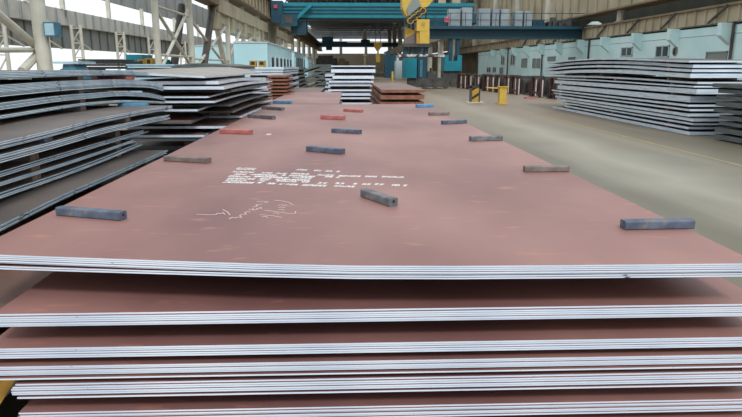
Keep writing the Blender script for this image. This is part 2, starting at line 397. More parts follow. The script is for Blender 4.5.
# marks on the top plate
zt = CH-.710
def glyphs(zx0, zy0, zx1, zy1):        # a run of stencilled characters
    b = MB()
    a = atZ(200+zx0/3.373,150+zy0/3.373,zt); c = atZ(200+zx1/3.373,150+zy1/3.373,zt)
    L = (c-a).length; d = (c-a).normalized(); nrm = Vector((-d.y,d.x,0))
    nchar = max(2,int(L/.024)); hgt = .042
    for i in range(nchar):
        o0 = a+d*(L*i/nchar)
        if random.random() < .07: continue
        for st in random.sample([((0,0),(0,1)),((.6,0),(.6,1)),((0,0),(.6,0)),((0,1),(.6,1)),((0,.5),(.6,.5)),((0,0),(.6,1))],4):
            p0 = o0+d*(st[0][0]*.026)+nrm*(st[0][1]-.5)*hgt; p1 = o0+d*(st[1][0]*.026)+nrm*(st[1][1]-.5)*hgt
            e = (p1-p0).normalized()*.003
            b.bar(p0-e+Vector((0,0,.0006)),p1+e+Vector((0,0,.0006)),.008,.001)
    o = b.build('stencil_lettering','white_paint',TOP); o['label'] = 'white stencilled lettering'
for s_ in ((128,61,190,64),(128,64,188,66),(330,66,365,68),(388,69,475,73),
  (112,73,185,76),(210,77,295,80),(310,79,370,82),(400,84,455,86),(470,87,545,89),(560,89,600,90),(615,90,690,92),
  (120,81,160,83),(175,82,262,86),(280,85,390,90),(425,90,500,94),
  (100,88,170,91),(185,89,300,94),(312,93,382,95),
  (96,96,190,98),(205,97,240,99),(258,99,374,102),
  (90,102,160,104),(200,103,226,105),(262,104,330,107),(345,107,372,108),(400,111,436,113),(460,112,510,114),(520,114,580,116),(592,115,640,118),(650,118,702,120),
  (80,108,186,111),(198,110,256,114),(272,114,282,115),(292,116,430,121),(456,121,525,124)): glyphs(*s_)
def chalk(pts, w=.0045):
    b = MB()
    P = [atZ(190+x/6.745,195+y/6.745,zt+.0012) for x,y in pts]
    for p0,p1 in zip(P,P[1:]): b.bar(p0,p1,w,.001)
    o = b.build('chalk_lettering','chalk',TOP); o['label'] = 'white handwritten chalk stroke'
for c_ in (((45,130),(130,133),(175,132)),((172,134),(188,122),(205,128),(222,118),(236,131)),((220,98),(250,112),(270,135)),
  ((265,162),(285,150),(305,156),(315,148),(350,152),(335,140),(345,132),(380,130),(368,120),(390,110),(405,116)),
  ((395,100),(430,92),(420,104),(455,97),(450,90),(485,90),(470,82)),((425,82),(455,75),(445,66),(490,60)),((450,45),(500,42),(530,47),(500,52)),
  ((570,35),(620,40),(665,50),(695,65)),((590,70),(620,66),(650,72)),((600,85),(620,80),(640,86)),((595,100),(615,96),(635,103)),
  ((505,103),(600,115),(690,128),(712,120),(712,110)),((560,125),(580,120),(600,127)),((470,133),(560,140),(620,152)),((485,148),(505,143),(525,152))): chalk(c_)
spk = atZ(266,135,zt); 
spacer(spk.x,spk.x+.05,spk.y,spk.y+.1,zt,zt+.004,'chalk','small white scrap lying on the top plate near the red block','litter','scrap'); 

# spacer blocks on the top plate: front-bottom ends in the picture, height, depth
GB = 'spacer blocks on the top red-brown plate'
def block(bl, br, h, w, m, label, hole=False):
    a, c = atZ(bl[0],bl[1],zt), atZ(br[0],br[1],zt)
    L = (c-a).length; ang = math.atan2(c.y-a.y,c.x-a.x)
    b = MB(); e = .005
    # box with chamfered long edges
    prof = [(e,0),(w-e,0),(w,e),(w,h-e),(w-e,h),(e,h),(0,h-e),(0,e)]
    b.prism([(0,y,z) for y,z in prof],(L,0,0))
    if hole:
        b.tube((L-.001,w*.5,h*.62),(L+.0015,w*.5,h*.62),h*.16,n=10,mi=1)
    o = b.build('spacer_block',[m,'hole']); o.location = a; o.rotation_euler = (0,0,ang)
    tag(o,label,'block',GB); return o
block((56,215.8),(120.3,221.2),.042,.05,'block_dark','dark spacer block at the near left corner of the top plate',True)
block((163.5,161.2),(207.2,163.6),.040,.06,'block_brown','grey-brown spacer block, second along the left edge of the top plate')
block((219.3,133.3),(250,134.5),.046,.07,'block_red','red spacer block on the left edge of the top plate')
block((247.5,117.6),(272,119.6),.05,.07,'block_grey','grey spacer block just beyond the red one on the left edge')
block((261.3,109),(281.4,110.6),.05,.07,'block_grey','small grey spacer block just before the blue one on the left edge')
block((272.7,103.4),(290,104),.055,.07,'block_blue','light blue spacer block, farthest on the left edge of the top plate')
o = block((360.4,196.9),(389.4,207.2),.045,.052,'block_grey','weathered grey block lying diagonally beside the white lettering',True)
block((306,151.3),(341,154.6),.045,.06,'block_dark','dark blue-grey block lying behind the white lettering')
block((331.2,132.6),(358.7,134.3),.045,.07,'block_dark','blue-grey block in the middle row beyond the dark one')
block((320.4,119),(342.8,119.9),.055,.08,'block_red','pinkish red block in the middle row of the top plate')
block((343.3,111.4),(360.5,112.5),.045,.07,'block_red','dull red-brown block, farthest in the middle row')
block((625.2,230.3),(694.5,229.2),.040,.055,'block_dark','dark blue-grey block at the near right edge of the top plate')
block((525,172.3),(569.6,172.0),.040,.055,'block_brown','purplish grey block, second along the right edge of the top plate')
block((471.3,141.5),(502.8,140.7),.046,.07,'block_grey','grey block, third along the right edge of the top plate')
block((443.2,124.4),(467,123.4),.045,.06,'block_dark','blue-grey block, fourth along the right edge of the top plate')
block((429.6,115.5),(449.5,115.1),.045,.06,'block_brown','grey-brown block just before the farthest blue one on the right edge')
block((417.5,107.7),(433.8,107.1),.055,.07,'block_blue','blue block at the far right end of the top plate')

# ---- continuation stack behind
for k in range(7):
    o = plate((-1.66+.02*(k%3)) if k < 4 else -1.5, -.18-.05*(k%2), 12.42, 18.3, .99-(.012*k if k<4 else .012*4+.2*(k-3)), .010 if k<4 else .05, ('primer','edge_dark'))
    tag(o,f'narrow brown steel plate, {"uppermost" if k==0 else ORD[k]} in the short pile directly behind the foreground stack','steel plate','plates of the narrow pile behind the foreground stack')
    if k >= 3:
        zz = .99-(.012*k if k<4 else .012*4+.2*(k-3))-(.010 if k<4 else .05); zn = .99-(.012*4+.2*(k-2)) if k < 6 else 0
        for yy in (12.9,17.4): spacer(-1.6,-.3,yy,yy+.1,zn,zz,'wood','timber bearer under a layer of the narrow pile behind the foreground stack','bearers in the narrow pile','timber_bearer')

# ================================================================== stacks with edge profiles
def interp(P, y):
    if y <= P[0][0]: return P[0][1]
    for (a,b_),(c,d) in zip(P,P[1:]):
        if y <= c: return b_+(d-b_)*(y-a)/(c-a)
    return P[-1][1]
def smooth(P, y):     # rounded version of a broken line
    return sum(interp(P,y+k*.12) for k in (-2,-1,0,1,2))/5

# ---- left stack: bundles whose long edges face the camera
FL = ('mill_grey','edge_grey')
GL = 'plates of the left grey-edged stack'
LP = [ # X of edge, profile (picture), n, thickness
 (-2.30,[(0,71.7),(60,70.3),(120,70),(155,72.3)],5,.052),
 (-2.30,[(0,85),(60,81),(120,79.2),(150,80.8),(166,86)],8,.078),
 (-2.30,[(0,103),(60,95.3),(120,91),(150,93),(168,97.5)],5,.048),
 (-2.30,[(0,115.5),(60,106),(85,102.5),(120,100),(150,100.8),(167,102)],3,.029),
 (-1.85,[(0,141.8),(60,128),(100,117.6),(150,108.5),(176,105)],5,.044),
 (-1.85,[(0,154.8),(60,139.8),(100,128.5),(150,118),(172,114.5)],5,.043),
 (-1.95,[(0,172),(60,154),(100,142.5),(150,128.5)],3,.030),
 (-1.95,[(0,182),(60,164),(100,151),(138,138)],3,.024),
 (-1.95,[(0,193),(60,173.5),(100,159),(145,140.5)],3,.030),
 (-1.72,[(0,225),(57.5,196.3),(115,171.8),(160,152.5),(171,148.5)],4,.036)]
L1 = []
for pi,(X,pp,n,th) in enumerate(LP):
    P = [(q.y,q.z) for q in (atX(a,b_,X) for a,b_ in pp)]
    # extend the near end by the first slope, gently
    s0 = (P[1][1]-P[0][1])/(P[1][0]-P[0][0]); P = [(2.3,P[0][1]-.3*s0*(P[0][0]-2.3))]+P
    z0 = P[1][1]; yend = P[-1][0]; pit = th/n
    L1.append((X,P,th,yend))
    for k in range(n):
        zz = z0-k*pit; jx = random.uniform(-.012,.012)
        dz = (lambda PP,zr: (lambda x,y: smooth(PP,y)-zr))(P,z0)
        o = plate(X-2.1+jx, X+jx, 2.93+random.uniform(-.03,.03), yend+random.uniform(-.22,-.06), zz, pit*.74, FL, dz, nx=2, ny=46)
        tag(o,f'grey-edged steel plate, {"uppermost" if k==0 else ORD[k]} in the {ORD[pi] if pi<9 else "bottom"} bundle of the left stack','steel plate',GL)
cols = ['block_red','wood','block_red','wood','block_dark','wood','wood','wood','wood']
for pi in range(9):
    X,P,th,ye = L1[pi]; X2,P2,_,ye2 = L1[pi+1]
    Xs = min(X,X2)
    for j,yy in enumerate((3.9,5.35) if pi >= 4 else (4.15,5.55)):
        z1 = smooth(P,yy+.05)-th; zb = smooth(P2,yy+.05)
        if z1-zb < .008: continue
        spacer(Xs-.42,Xs-.03,yy,yy+.11,zb+.001,z1-.001,cols[pi] if j == 0 else random.choice(['wood','block_brown']),
            f'{"reddish" if cols[pi]=="block_red" and j==0 else "dark" if cols[pi]=="block_dark" and j==0 else "brown"} spacer block under the {ORD[pi]} bundle of the left stack, {"nearer" if j==0 else "farther"} of its pair','spacers in the left stack')
# red and blue blocks at the far end
X,P,th,ye = L1[0]
q = atX(135,77.5,-2.3); zz1 = smooth(P,q.y)-th; zz0 = smooth(L1[1][1],q.y)
spacer(-2.6,-2.31,q.y-.25,q.y+.02,min(zz0+.002,zz1-.02),zz1-.002,'block_red','bright red spacer block under the top bundle at the far end of the left stack','spacers in the left stack')
q = atX(131,106,-2.25); zz0 = smooth(L1[4][1],q.y)
spacer(-2.35,-2.08,q.y-.1,q.y+.05,zz0+.002,zz0+.03,'block_blue','blue spacer block lying on the fifth bundle of the left stack','spacers in the left stack')
for yy in (4.6,5.6):
    zb = smooth(L1[9][1],yy)-.037
    b = MB().box(-3.7,-2.3,yy,yy+.2,.701,zb-.004); tag(b.build('timber_bearer','wood',None,(-3,yy,.701)),f'timber bearer directly under the left stack, {"nearer" if yy<5 else "farther"} of two','block','bearers under the left stack')

for k in range(2):
    o = plate(-3.6+.02*k,-1.43-.01*k,2.2+.02*k,5.9,.70-.022*k,.02,('primer_brown','edge_grey'))
    tag(o,f'tan-brown plate, {"upper" if k==0 else "lower"} of two, just under the left stack beside the foreground stack','steel plate','tan-brown plates under the left stack')
for yy in (2.5,3.8,5.5):
    spacer(-3.3,-1.8,yy,yy+.1,.401,.657,'wood','timber bearer under the tan-brown plates, '+('nearest one' if yy<3 else 'middle one' if yy<4 else 'farthest one'),'bearers under the tan-brown plates','timber_bearer')
for k in range(2):
    o = plate(-3.6+.02*k,-1.43-.01*k,1.7+.02*k,5.9,.40-.022*k,.02,('primer_brown','edge_grey'))
    tag(o,f'brown plate, {"upper" if k==0 else "lower"} of two, lying low beside the foreground stack under the left stack','steel plate','low brown plates')
LOW = [o_ for o_ in COL.objects if o_.get('label','').startswith('brown plate, upper')][0]
a, c = atZ(-10,408,.4006), atZ(16,369,.4006); d = c-a; n = Vector((-d.y,d.x,0)).normalized()*.03
o = MB().prism([a-n,c-n,c+n,a+n],(0,0,.001)).build('yellow_marking','yellow_mark',LOW); o['label'] = 'yellow paint stripe'
for yy in (2.0,3.6,5.5):
    spacer(-3.3,-1.8,yy,yy+.1,0,.358,'wood','timber bearer under the low brown plates, '+('nearest one' if yy<2.5 else 'middle one' if yy<4 else 'farthest one'),'bearers under the low brown plates','timber_bearer')
# ---- second left stack: uneven plates, near ends facing the camera
G2 = 'plates of the uneven brown stack'
L2 = [ # Yfront, xl, xr (picture), y top at right, y top at left, thickness px, length, mats
 (8.0,126,204.5,76.0,72.3,2.0,5.2,('primer_tan','edge_mid')),
 (8.1,166,218.5,81.2,80.0,3.2,4.6,('dark_plate','edge_mid')),
 (8.0,160,224.0,86.4,85.6,3.0,4.6,('primer_brown','edge_mid')),
 (8.5,196,233.0,90.5,90.0,2.0,4.2,('dark_plate','edge_dark')),
 (8.0,158,208.5,96.3,95.2,1.6,5.2,('primer_brown','edge_mid')),
 (8.0,160,214.6,100.9,99.6,2.0,5.4,('primer_brown','edge_mid')),
 (8.4,176,238.0,105.0,105.0,1.6,4.4,('dark_plate','edge_dark')),
 (8.0,165,197.5,109.3,108.0,2.0,5.0,('primer_brown','edge_mid')),
 (8.6,180,240.0,111.5,111.5,1.6,4.5,('primer_brown','edge_dark')),
 (9.2,206,247.5,116.2,115.4,2.4,4.6,('primer_brown','edge')),
 (7.9,146,191.0,121.5,120.5,2.2,5.0,('primer','edge_dark')),
 (8.2,150,232.0,126.2,125.0,2.4,5.0,('primer_brown','edge')),
 (8.0,138,204.0,134.8,133.6,2.4,5.0,('primer_brown','edge_mid')),
 (8.3,150,216.0,138.5,138.5,2.6,5.0,('dark_plate','edge_mid'))]
prevz = None; info = []
for k,(Yf,xl,xr,yr,yl,tp,ln,mt) in enumerate(L2):
    a, c = atY(xl,yl,Yf), atY(xr,yr,Yf); t = tp*Yf/F
    tilt = (c.z-a.z)/(c.x-a.x)*(1 if k == 0 else 0)
    dz = (lambda c_,tl,Y0,kk: (lambda x,y: tl*(x-c_.x)*max(0,1-(y-Y0)/5)+((.012*math.sin((y-8)*.8)-.02*max(0,(y-9)/4) if kk else .1*max(0,y-Y0)/5*min(1,max(0,c_.x-x)/.5)))))(c,tilt,Yf,k)
    x0 = min(a.x, c.x-.9)-.3; c.x = min(c.x,-1.56)
    info.append((x0,c.x,Yf,ln,c.z,t))
    o = plate(x0,c.x,Yf,Yf+ln,c.z,t,mt,dz,nx=4,ny=10)
    look = ['tan-topped','dark-topped pale-edged','brown pale-edged','dark','brown thin-edged','brown sagging','dark thin','short brown','dark-edged brown','bright-edged brown','reddish brown','long bright-edged','brown pale-edged','dark-topped'][k]
    tag(o,f'{look} steel plate, {"uppermost" if k==0 else ORD[k]} in the uneven stack behind the grey-edged left stack','steel plate',G2)
for k,(x0,x1,Yf,ln,z,t) in enumerate(info):
    zb = info[k+1][4] if k+1 < len(info) else 0
    if k == 13: zb = .62
    if z-t-zb < .012: continue
    for j,yy in enumerate((Yf+.45,Yf+ln*.6)):
        xm = min(x1,info[k+1][1] if k+1 < len(info) else x1)
        spacer(xm-.55,xm-.16,yy,yy+.1,zb+(.014 if z-t-zb > .04 else .004),z-t-(.014 if z-t-zb > .04 else .004),'block_red' if k in (3,4) else 'wood','wooden spacer between plates of the uneven stack','spacers in the uneven stack')
for k in range(3):
    o = plate(-3.9,-1.78-.12*k,8.8,13.4,.62-.2*k,.06,('primer_brown','edge_dark'))
    tag(o,f'brown slab low in the uneven stack, {ORD[k].replace("top","first")} below its dark-topped plate','steel plate',G2)
    for yy in (9.2,12.4): spacer(-3.5,-2.2,yy,yy+.1,.42-.2*k if k<2 else 0,.56-.2*k,'wood','low timber bearer in the uneven stack','bearers in the uneven stack','timber_bearer')

# ---- generic layered stacks, near ends facing the camera
def layer_stack(Y, ln, layers, mats, look, where, group, dep_extra=None, jitter=.05, floor=True, dzs=None):
    info = []
    for k,(xl,xr,yt,yb) in enumerate(layers):
        a, c = atY(xl,yb,Y), atY(xr,yt,Y)
        y0 = Y+random.uniform(-jitter,jitter)
        mt = mats[k] if isinstance(mats,list) else mats
        o = plate(a.x,c.x,y0,y0+ln,c.z,c.z-a.z,mt,dzs,nx=2,ny=6)
        info.append((a.x,c.x,c.z,a.z))
        tag(o,f'{look}, {"uppermost" if k==0 else ORD[k]} in {where}','steel plate',group)
    zl = info[-1][3]; k = len(info)
    while floor and zl > .16:                      # the rest of the stack down to the floor
        xa, xb = info[-1][0], info[-1][1]
        z = zl-.10; o = plate(xa,xb,Y,Y+ln,z,.10,mats[-1] if isinstance(mats,list) else mats,nx=1,ny=1)
        tag(o,f'{look}, {ORD[min(k,15)]} in {where}','steel plate',group); info.append((xa,xb,z,z-.10)); zl = z-.10; k += 1
    for i,(xa,xb,zt_,zb_) in enumerate(info):
        zn = info[i+1][2] if i+1 < len(info) else 0
        if zb_-zn < .02 : continue
        xm0, xm1 = max(xa,info[i+1][0]) if i+1 < len(info) else xa, min(xb,info[i+1][1]) if i+1 < len(info) else xb
        for yy in (Y+.5,Y+ln-.7):
            spacer(xm0+.06,xm1-.06,yy,yy+.1,zn,zb_,'wood',f'timber bearer between layers of {where}',f'bearers in {group}','timber_bearer')
# brown pile with near ends beyond the uneven stack
layer_stack(16.6,2.0,[(267,286,75.5,77.5),(266,287,79.2,81),(268,286.5,82.8,84.6),(267,287.5,86.4,88.2),(266,287,90,91.8),(268,288,93.4,95),(268,288,96.6,98.2)],('primer_brown','rust'),'rust-brown steel plate','the small brown pile beyond the uneven stack','plates of the small brown pile')
layer_stack(19.2,6.0,[(243,283.5,67,69.6),(244,283,70.4,72.3),(246,283,73,75.2)],('dark_plate','edge_mid'),'pale-edged steel plate','the pile by the yellow boxes','plates of the pile by the yellow boxes')
layer_stack(26.0,6.0,[(284,297,68,70),(285,296,72,74),(285,297.5,76,78),(286,298,80,82),(286,298.5,84,86),(287,299,88,90)],('dark_plate','edge_dark'),'dark steel plate','the tall dark pile along the left aisle','plates of the tall dark pile')
for k,(xa,ya,xb,yb_) in enumerate(((295,73.0,310,67.5),(296,80.5,314,74.5),(296,85.8,316,79.8),(298,90.5,322,87))):
    Y = 33.5; a, c = atY(xa,ya,Y), atY(xb,yb_,Y); tl = .34
    o = plate(a.x,c.x+.4,Y,Y+6,a.z,.09,('dark_plate','edge_dark'),(lambda a_,t_: (lambda x,y: t_*(x-a_.x)))(a,tl))
    tag(o,f'bent dark steel plate, {"uppermost" if k==0 else ORD[k]} in the slanting pile on the left','steel plate','plates of the slanting pile')
layer_stack(34,5,[(296,316,94,96)],('dark_plate','edge_dark'),'dark flat steel plate','the low pile below the bent plates','plates under the slanting pile')
layer_stack(46,8,[(313,331,64.5,66),(313,331,66.5,68.6),(314,330,69,71)],('dark_plate','edge_dark'),'dark steel plate','the distant dark pile behind the white-edged stack','plates of the distant dark pile')
# low reddish plate in the aisle
for k in range(2):
    o = plate(-1.95,-.85,19.4,23.6,.95-.5*k,.08,('primer_brown','edge_dark'))
    tag(o,f'reddish brown plate, {"upper" if k==0 else "lower"} of two, lying low before the bent plates','steel plate','low reddish plates')
    for yy in (19.8,22.8): spacer(-1.9,-.9,yy,yy+.1,.45 if k == 0 else 0,.87-.5*k,'wood','timber bearer under the low reddish plates','bearers under the low plates','timber_bearer')
# white-edged stack in the middle
layer_stack(20.7,6,[(331,375.5,65.6,66.8),(331,375.5,69.2,72.6),(332.6,374,75.7,78.8),(329,373.5,80.8,82.6),(328.3,372.5,83.4,86.2),(328,372.5,89.4,91.2),(330,373,93,95.8),(331,373,97.4,99.2),(331,372,102.6,105)],
   ('primer_brown','edge'),'white-edged steel plate','the central stack beyond the foreground plates','plates of the central white-edged stack')
layer_stack(27.5,5,[(325,345,74,76.6),(325.5,345,78.4,80.4),(326,345,82,84),(325,345,86,88)],('dark_plate','edge_mid'),'pale-edged steel plate','the stack peeping out behind the central stack','plates behind the central stack')
# brown packs on the right of it
layer_stack(13.7,6.2,[(381,425,89.6,92.6),(380.5,424.5,95.2,99.4),(380,424,102,106)],('primer_brown','rust'),'thick rusty brown plate','the brown pile right behind the foreground stack','plates of the rusty brown pile')

# ---- right stack, long side towards the aisle
def side_stack(X, wd, rows, mats, look, where, group, xnear, near_y=None):
    info = []
    for k,(pp,th) in enumerate(rows):
        P = sorted((q.y,q.z) for q in (atX(a,b_,X) for a,b_ in pp)); z0 = P[0][1]; y0 = near_y or P[0][0]; t = th*P[0][0]/F
        dz = (lambda PP,zr: (lambda x,y: sum(interp(PP,y+j*.5) for j in (-2,-1,0,1,2))/5-zr))(P,z0)
        mt = mats[k%len(mats)] if isinstance(mats,list) else mats
        o = plate(X+(random.uniform(0,.12) if k else 0),X+wd,y0,P[-1][0],z0,t,mt,dz,nx=1,ny=18)
        tag(o,f'{look}, {"uppermost" if k==0 else ORD[k]} in {where}','steel plate',group)
        info.append((P,t,y0,P[-1][0],k))
    for i,(P,t,y0,y1,k) in enumerate(info):
        for j,yy in enumerate((y0+1.2,(y0+y1)/2,y1-2.2)):
            av = lambda PP: min(sum(interp(PP,q+j*.5) for j in (-2,-1,0,1,2))/5 for q in (yy,yy+.1)); aw = lambda PP: max(sum(interp(PP,q+j*.5) for j in (-2,-1,0,1,2))/5 for q in (yy,yy+.1))
            zb = aw(info[i+1][0])+.006 if i+1 < len(info) else 0
            z1 = av(P)-t-.006
            if z1-zb < .015: continue
            spacer(X+.1,X+wd-.1,yy,yy+.1,zb+.001,z1-.001,'block_red' if (i+j)%4 == 1 else 'wood',f'timber bearer between layers of {where}',f'bearers in {group}','timber_bearer')
VPX, VPY = 348.0, 67.0
def straight(xn, y, xf):
    return [(xn,y),((xn+xf)/2,VPY+(y-VPY)*((xn+xf)/2-VPX)/(xn-VPX)),(xf,VPY+(y-VPY)*(xf-VPX)/(xn-VPX))]
rows = [([(548,63),(567,60.2),(600,58),(640,58.6),(689,61)],1.8),
 ([(541,67),(565,62.6),(600,61),(640,61.8),(689,65.2)],3.0),
 ([(542,70),(565,66.6),(600,65),(640,66.2),(690,69.8)],2.6),
 ([(546,72.5),(570,70),(600,69.4),(640,70.4),(689.5,74)],4.2),
 ([(562,75.6),(600,76.4),(640,78.4),(693,82.2)],2.0),
 ([(556,78.2),(600,80),(640,82.6),(692,86)],1.6),
 (straight(694,89.2,553),5.0),(straight(687.5,96.4,556),6.0),(straight(687.5,104.6,551),2.2),(straight(688,109.2,553),2.0),
 (straight(687.5,113.6,555),3.0),(straight(691.5,118.6,556),3.0),(straight(690,123.2,560),2.0),(straight(687,127,564),2.4),(straight(688.5,131.8,552),3.6)]
side_stack(8.6,2.1,rows,('dark_plate','edge_mid'),'pale-edged steel plate','the tall stack across the aisle','plates of the tall stack across the aisle',690)
rows = [(straight(742,yy,712+random.uniform(-1,4)),th) for yy,th in ((84.5,4),(90.5,4.2),(97.5,3),(103.5,5),(111.5,4),(118,4.5),(125,3.5),(131.5,5),(139,5))]
side_stack(8.72,2.0,rows,('dark_plate','edge_dark'),'dark green-grey slab','the dark stack at the edge of the aisle','slabs of the dark stack',760,near_y=11.5)

# ================================================================== left background things
o = thing('steel_trestle','light blue steel trestle behind the left stack, by the cream column','trestle',(atY(65,70,17.5).x,17.5,0))
MB().bpx(17.5,52,61.5,78,63.6,1.2).build('top_plate','blue_steel',o)
a = [atY(63,64,17.6),atY(73,64,17.6),atY(78,71,17.6),atY(62,71,17.6)]
b = MB().prism(a,(0,.8,0)); z_ = a[2].z; b.box(a[3].x,a[2].x,17.6,18.4,0,z_); b.build('leg','blue_sign',o)
for k,(x0,x1,y0,y1) in enumerate(((78,112,59.2,60.8),(74,121,61.2,63.6),(76,120,64,66),(75,121,66.6,69))):
    Y = 23.5; a, c = atY(x0,y1,Y), atY(x1,y0,Y)
    q_ = plate(a.x,c.x,Y,Y+2.4,c.z,c.z-a.z,('post_dark','black'),lambda x,y: 0)
    tag(q_,f'black steel plate, {"uppermost" if k==0 else ORD[k]} in the dark pile left of the teal machine','steel plate','plates of the black pile')
zlast = a.z
for yy in (23.8,25.4): spacer(-10.6,-9.6,yy,yy+.15,0,zlast,'wood','tall timber trestle under the black plate pile','supports under the black pile','timber_bearer')
layer_stack(20.5,4,[(126,174,64.2,65.6),(128,176,66.4,68)],('primer_tan','blue_steel'),'pale blue-edged plate','the low pile before the teal machine','plates before the teal machine')
for k in range(2):
    Y = 14.2; a, c = atY(171,66+k*2.0,Y), atY(230,64.6+k*2.0,Y)
    dzc = (lambda xa,xb: (lambda x,y: .06*(1-((x-(xa+xb)/2)/((xb-xa)/2))**2)))(a.x,c.x)
    q_ = plate(a.x,c.x,Y,Y+3.8,a.z,.035,('dark_plate','edge_dark'),dzc,nx=8)
    tag(q_,f'dark arched plate, {"upper" if k==0 else "lower"} of two, behind the tan-topped plate','steel plate','dark arched plates')
    if k: spacer(a.x+.2,c.x-.2,Y+.4,Y+.6,0,a.z-.035,'wood','timber support under the dark arched plates, nearer one','supports under the arched plates','timber_bearer'); spacer(a.x+.2,c.x-.2,Y+3,Y+3.2,0,a.z-.035,'wood','timber support under the dark arched plates, farther one','supports under the arched plates','timber_bearer')
    else: spacer(a.x+.1,c.x-.1,Y+.4,Y+.5,a.z-.045,a.z-.036,'wood','thin lath between the dark arched plates','supports under the arched plates','timber_bearer')
o = thing('machine_cabinet','long teal machine cabinet with yellow boxes in front, left aisle','machine',(atY(142,66,36).x,36,0))
a, c = atY(125,54.5,36), atY(161,63,36)
MB().box(a.x,c.x,36,38,0,a.z-.35).build('body','teal',o)
MB().box(a.x,a.x+.9,36.1,38,a.z-.35,a.z).box(a.x+1.5,c.x,36.2,37.9,a.z-.35,a.z-.25).build('hood','teal',o)
for k,(x0,x1,Y,y0) in enumerate(((138,144.5,35,59.2),(145.5,151.8,35,58),(249.4,256,48.5,60.7),(258.4,264.8,48.5,60.7))):
    a, c = atY(x0,66,Y), atY(x1,y0,Y)
    o = thing('tool_box',['yellow box before the teal machine, lower one','yellow box before the teal machine, taller one','yellow box before the pale cyan office, left one','yellow box before the pale cyan office, right one'][k],'box',((a.x+c.x)/2,Y,0),'yellow boxes')
    MB().box(a.x,c.x,Y,Y+.5,.02,c.z).build('body','yellow_dark',o)
    MB().box(a.x+.1,c.x-.1,Y-.02,Y,c.z-.3,c.z-.08).build('plate','black',o)
a, c = atY(45.2,36.5,Y1-.3), atY(54,22,Y1-.3)
o = thing('fuse_box','blue switch box fixed to the nearest cream column','box',((a.x+c.x)/2,Y1-.3,a.z))
MB().box(XC+.24,c.x,Y1-.3,Y1+.15,a.z,c.z).build('body','blue_sign',o)
MB().box(XC+.28,c.x-.03,Y1-.315,Y1-.3,a.z+.04,c.z-.04).build('door','blue_steel',o)

# pale cyan offices
def office(x0, x1, Y, ln, ztop, label, wins):
    o = thing('site_office',label,'office',((x0+x1)/2,Y,0),'pale cyan offices')
    MB().box(x0,x1,Y,Y+ln,0,ztop).build('wall','cyan_office',o)
    MB().box(x0-.05,x1+.06,Y-.06,Y+ln,ztop,ztop+.1).build('roof','frame_white',o)
    for (ya,yb,za,zb) in wins:
        f = MB().box(x1,x1+.06,ya,yb,za,zb).build('window','frame_white',o)
        MB().box(x1+.05,x1+.08,ya+.12,yb-.12,za+.12,zb-.12).build('pane','grey_glass',f)
    return o
x1 = atY(268,67,52).x; x0 = atY(234.5,67,52).x
zt_ = atY(268,43,52).z
office(x0,x1,52,22,zt_,'pale cyan office with a row of windows, nearest one',[(54+k*3.4,55.8+k*3.4,1.3,2.6) for k in range(6)])
office(x0,x1+.2,75.5,18,zt_-.2,'pale cyan office standing second in the left row',[(77+k*3.4,79+k*3.4,1.0,2.9) for k in range(5)])
office(x0,x1+.5,95,14,zt_-.5,'small pale cyan office standing third in the left row',[(97+k*3.4,98.6+k*3.4,1.3,2.6) for k in range(3)])
a, c = atY(192,66,62), atY(233,46,62)
office(a.x,c.x,62,9,c.z,'pale cyan hut standing behind the braced columns',[])

# ================================================================== cranes
# far double girder crane in the middle
YB = 76.0
a = atY(272.5,67,YB)
o = thing('overhead_crane','teal double girder overhead crane spanning the hall above the yellow lifting rig','crane',(4,YB,7.5))
XE = atY(474,10,76).x
gx0, gzt, gzb = -8.75, atY(300,2.5,YB).z, atY(300,17.6,YB).z
MB().box(gx0,XE,YB,YB+1.4,gzb,gzt).build('girder','teal',o)
for f_ in (.3,.52,.74): MB().box(gx0,XE,YB-.14,YB,gzb+(gzt-gzb)*f_-.05,gzb+(gzt-gzb)*f_+.05).build('stiffener','teal_dark',o)
MB().box(gx0+1,XE,YB+5.6,YB+7,gzb-.1,gzt).build('girder','teal_dark',o)
MB().box(gx0+2,XE,YB+1.4,YB+5.6,gzb-.05,gzb).build('walkway','teal_dark',o)
b = MB(); 
for zz in (gzt+.5,gzt+1.0): b.bar((gx0,YB,zz),(XE,YB,zz),.06)
x = gx0
while x < XE: b.bar((x,YB,gzt),(x,YB,gzt+1.0),.06); x += 1.6
b.build('railing','teal_dark',o)
a, c = atY(272.5,22,YB-.5), atY(280,2.5,YB-.5)
MB().box(-8.8,c.x+.3,YB-1,YB+8,gzb-.6,gzt+.1).build('end_carriage','teal_dark',o)
b = MB(); a, c = atY(281,26,YB-1.2), atY(297,14,YB-1.2)
b.box(a.x,c.x,YB-1.2,YB+.5,a.z,c.z); cab = b.build('cab','teal_dark',o)
b = MB(); a2, c2 = atY(285,23.5,YB-1.25), atY(292,15.5,YB-1.25); b.box(a2.x,c2.x,YB-1.26,YB-1.2,a2.z,c2.z); b.build('pane','post_dark',cab)
p, q = atY(294,21,YB-.7), atY(312,4,YB-.7); MB().bar(p,q,.35).build('stair','teal',o)
a, c = atY(291,33.5,YB), atY(306,20,YB); MB().box(a.x,c.x,YB+.2,YB+3,a.z,c.z).build('trolley_box','teal_dark',o)
MB().box(XE-1.2,XE+.6,YB-1,YB+8,gzb-.6,gzb+.4).build('end_carriage','teal_dark',o)
q = atY(275.5,6.5,YB-1.1); MB().box(q.x-.2,q.x+.2,YB-1.2,YB-1,q.z-.2,q.z+.2).build('lamp','red',o)

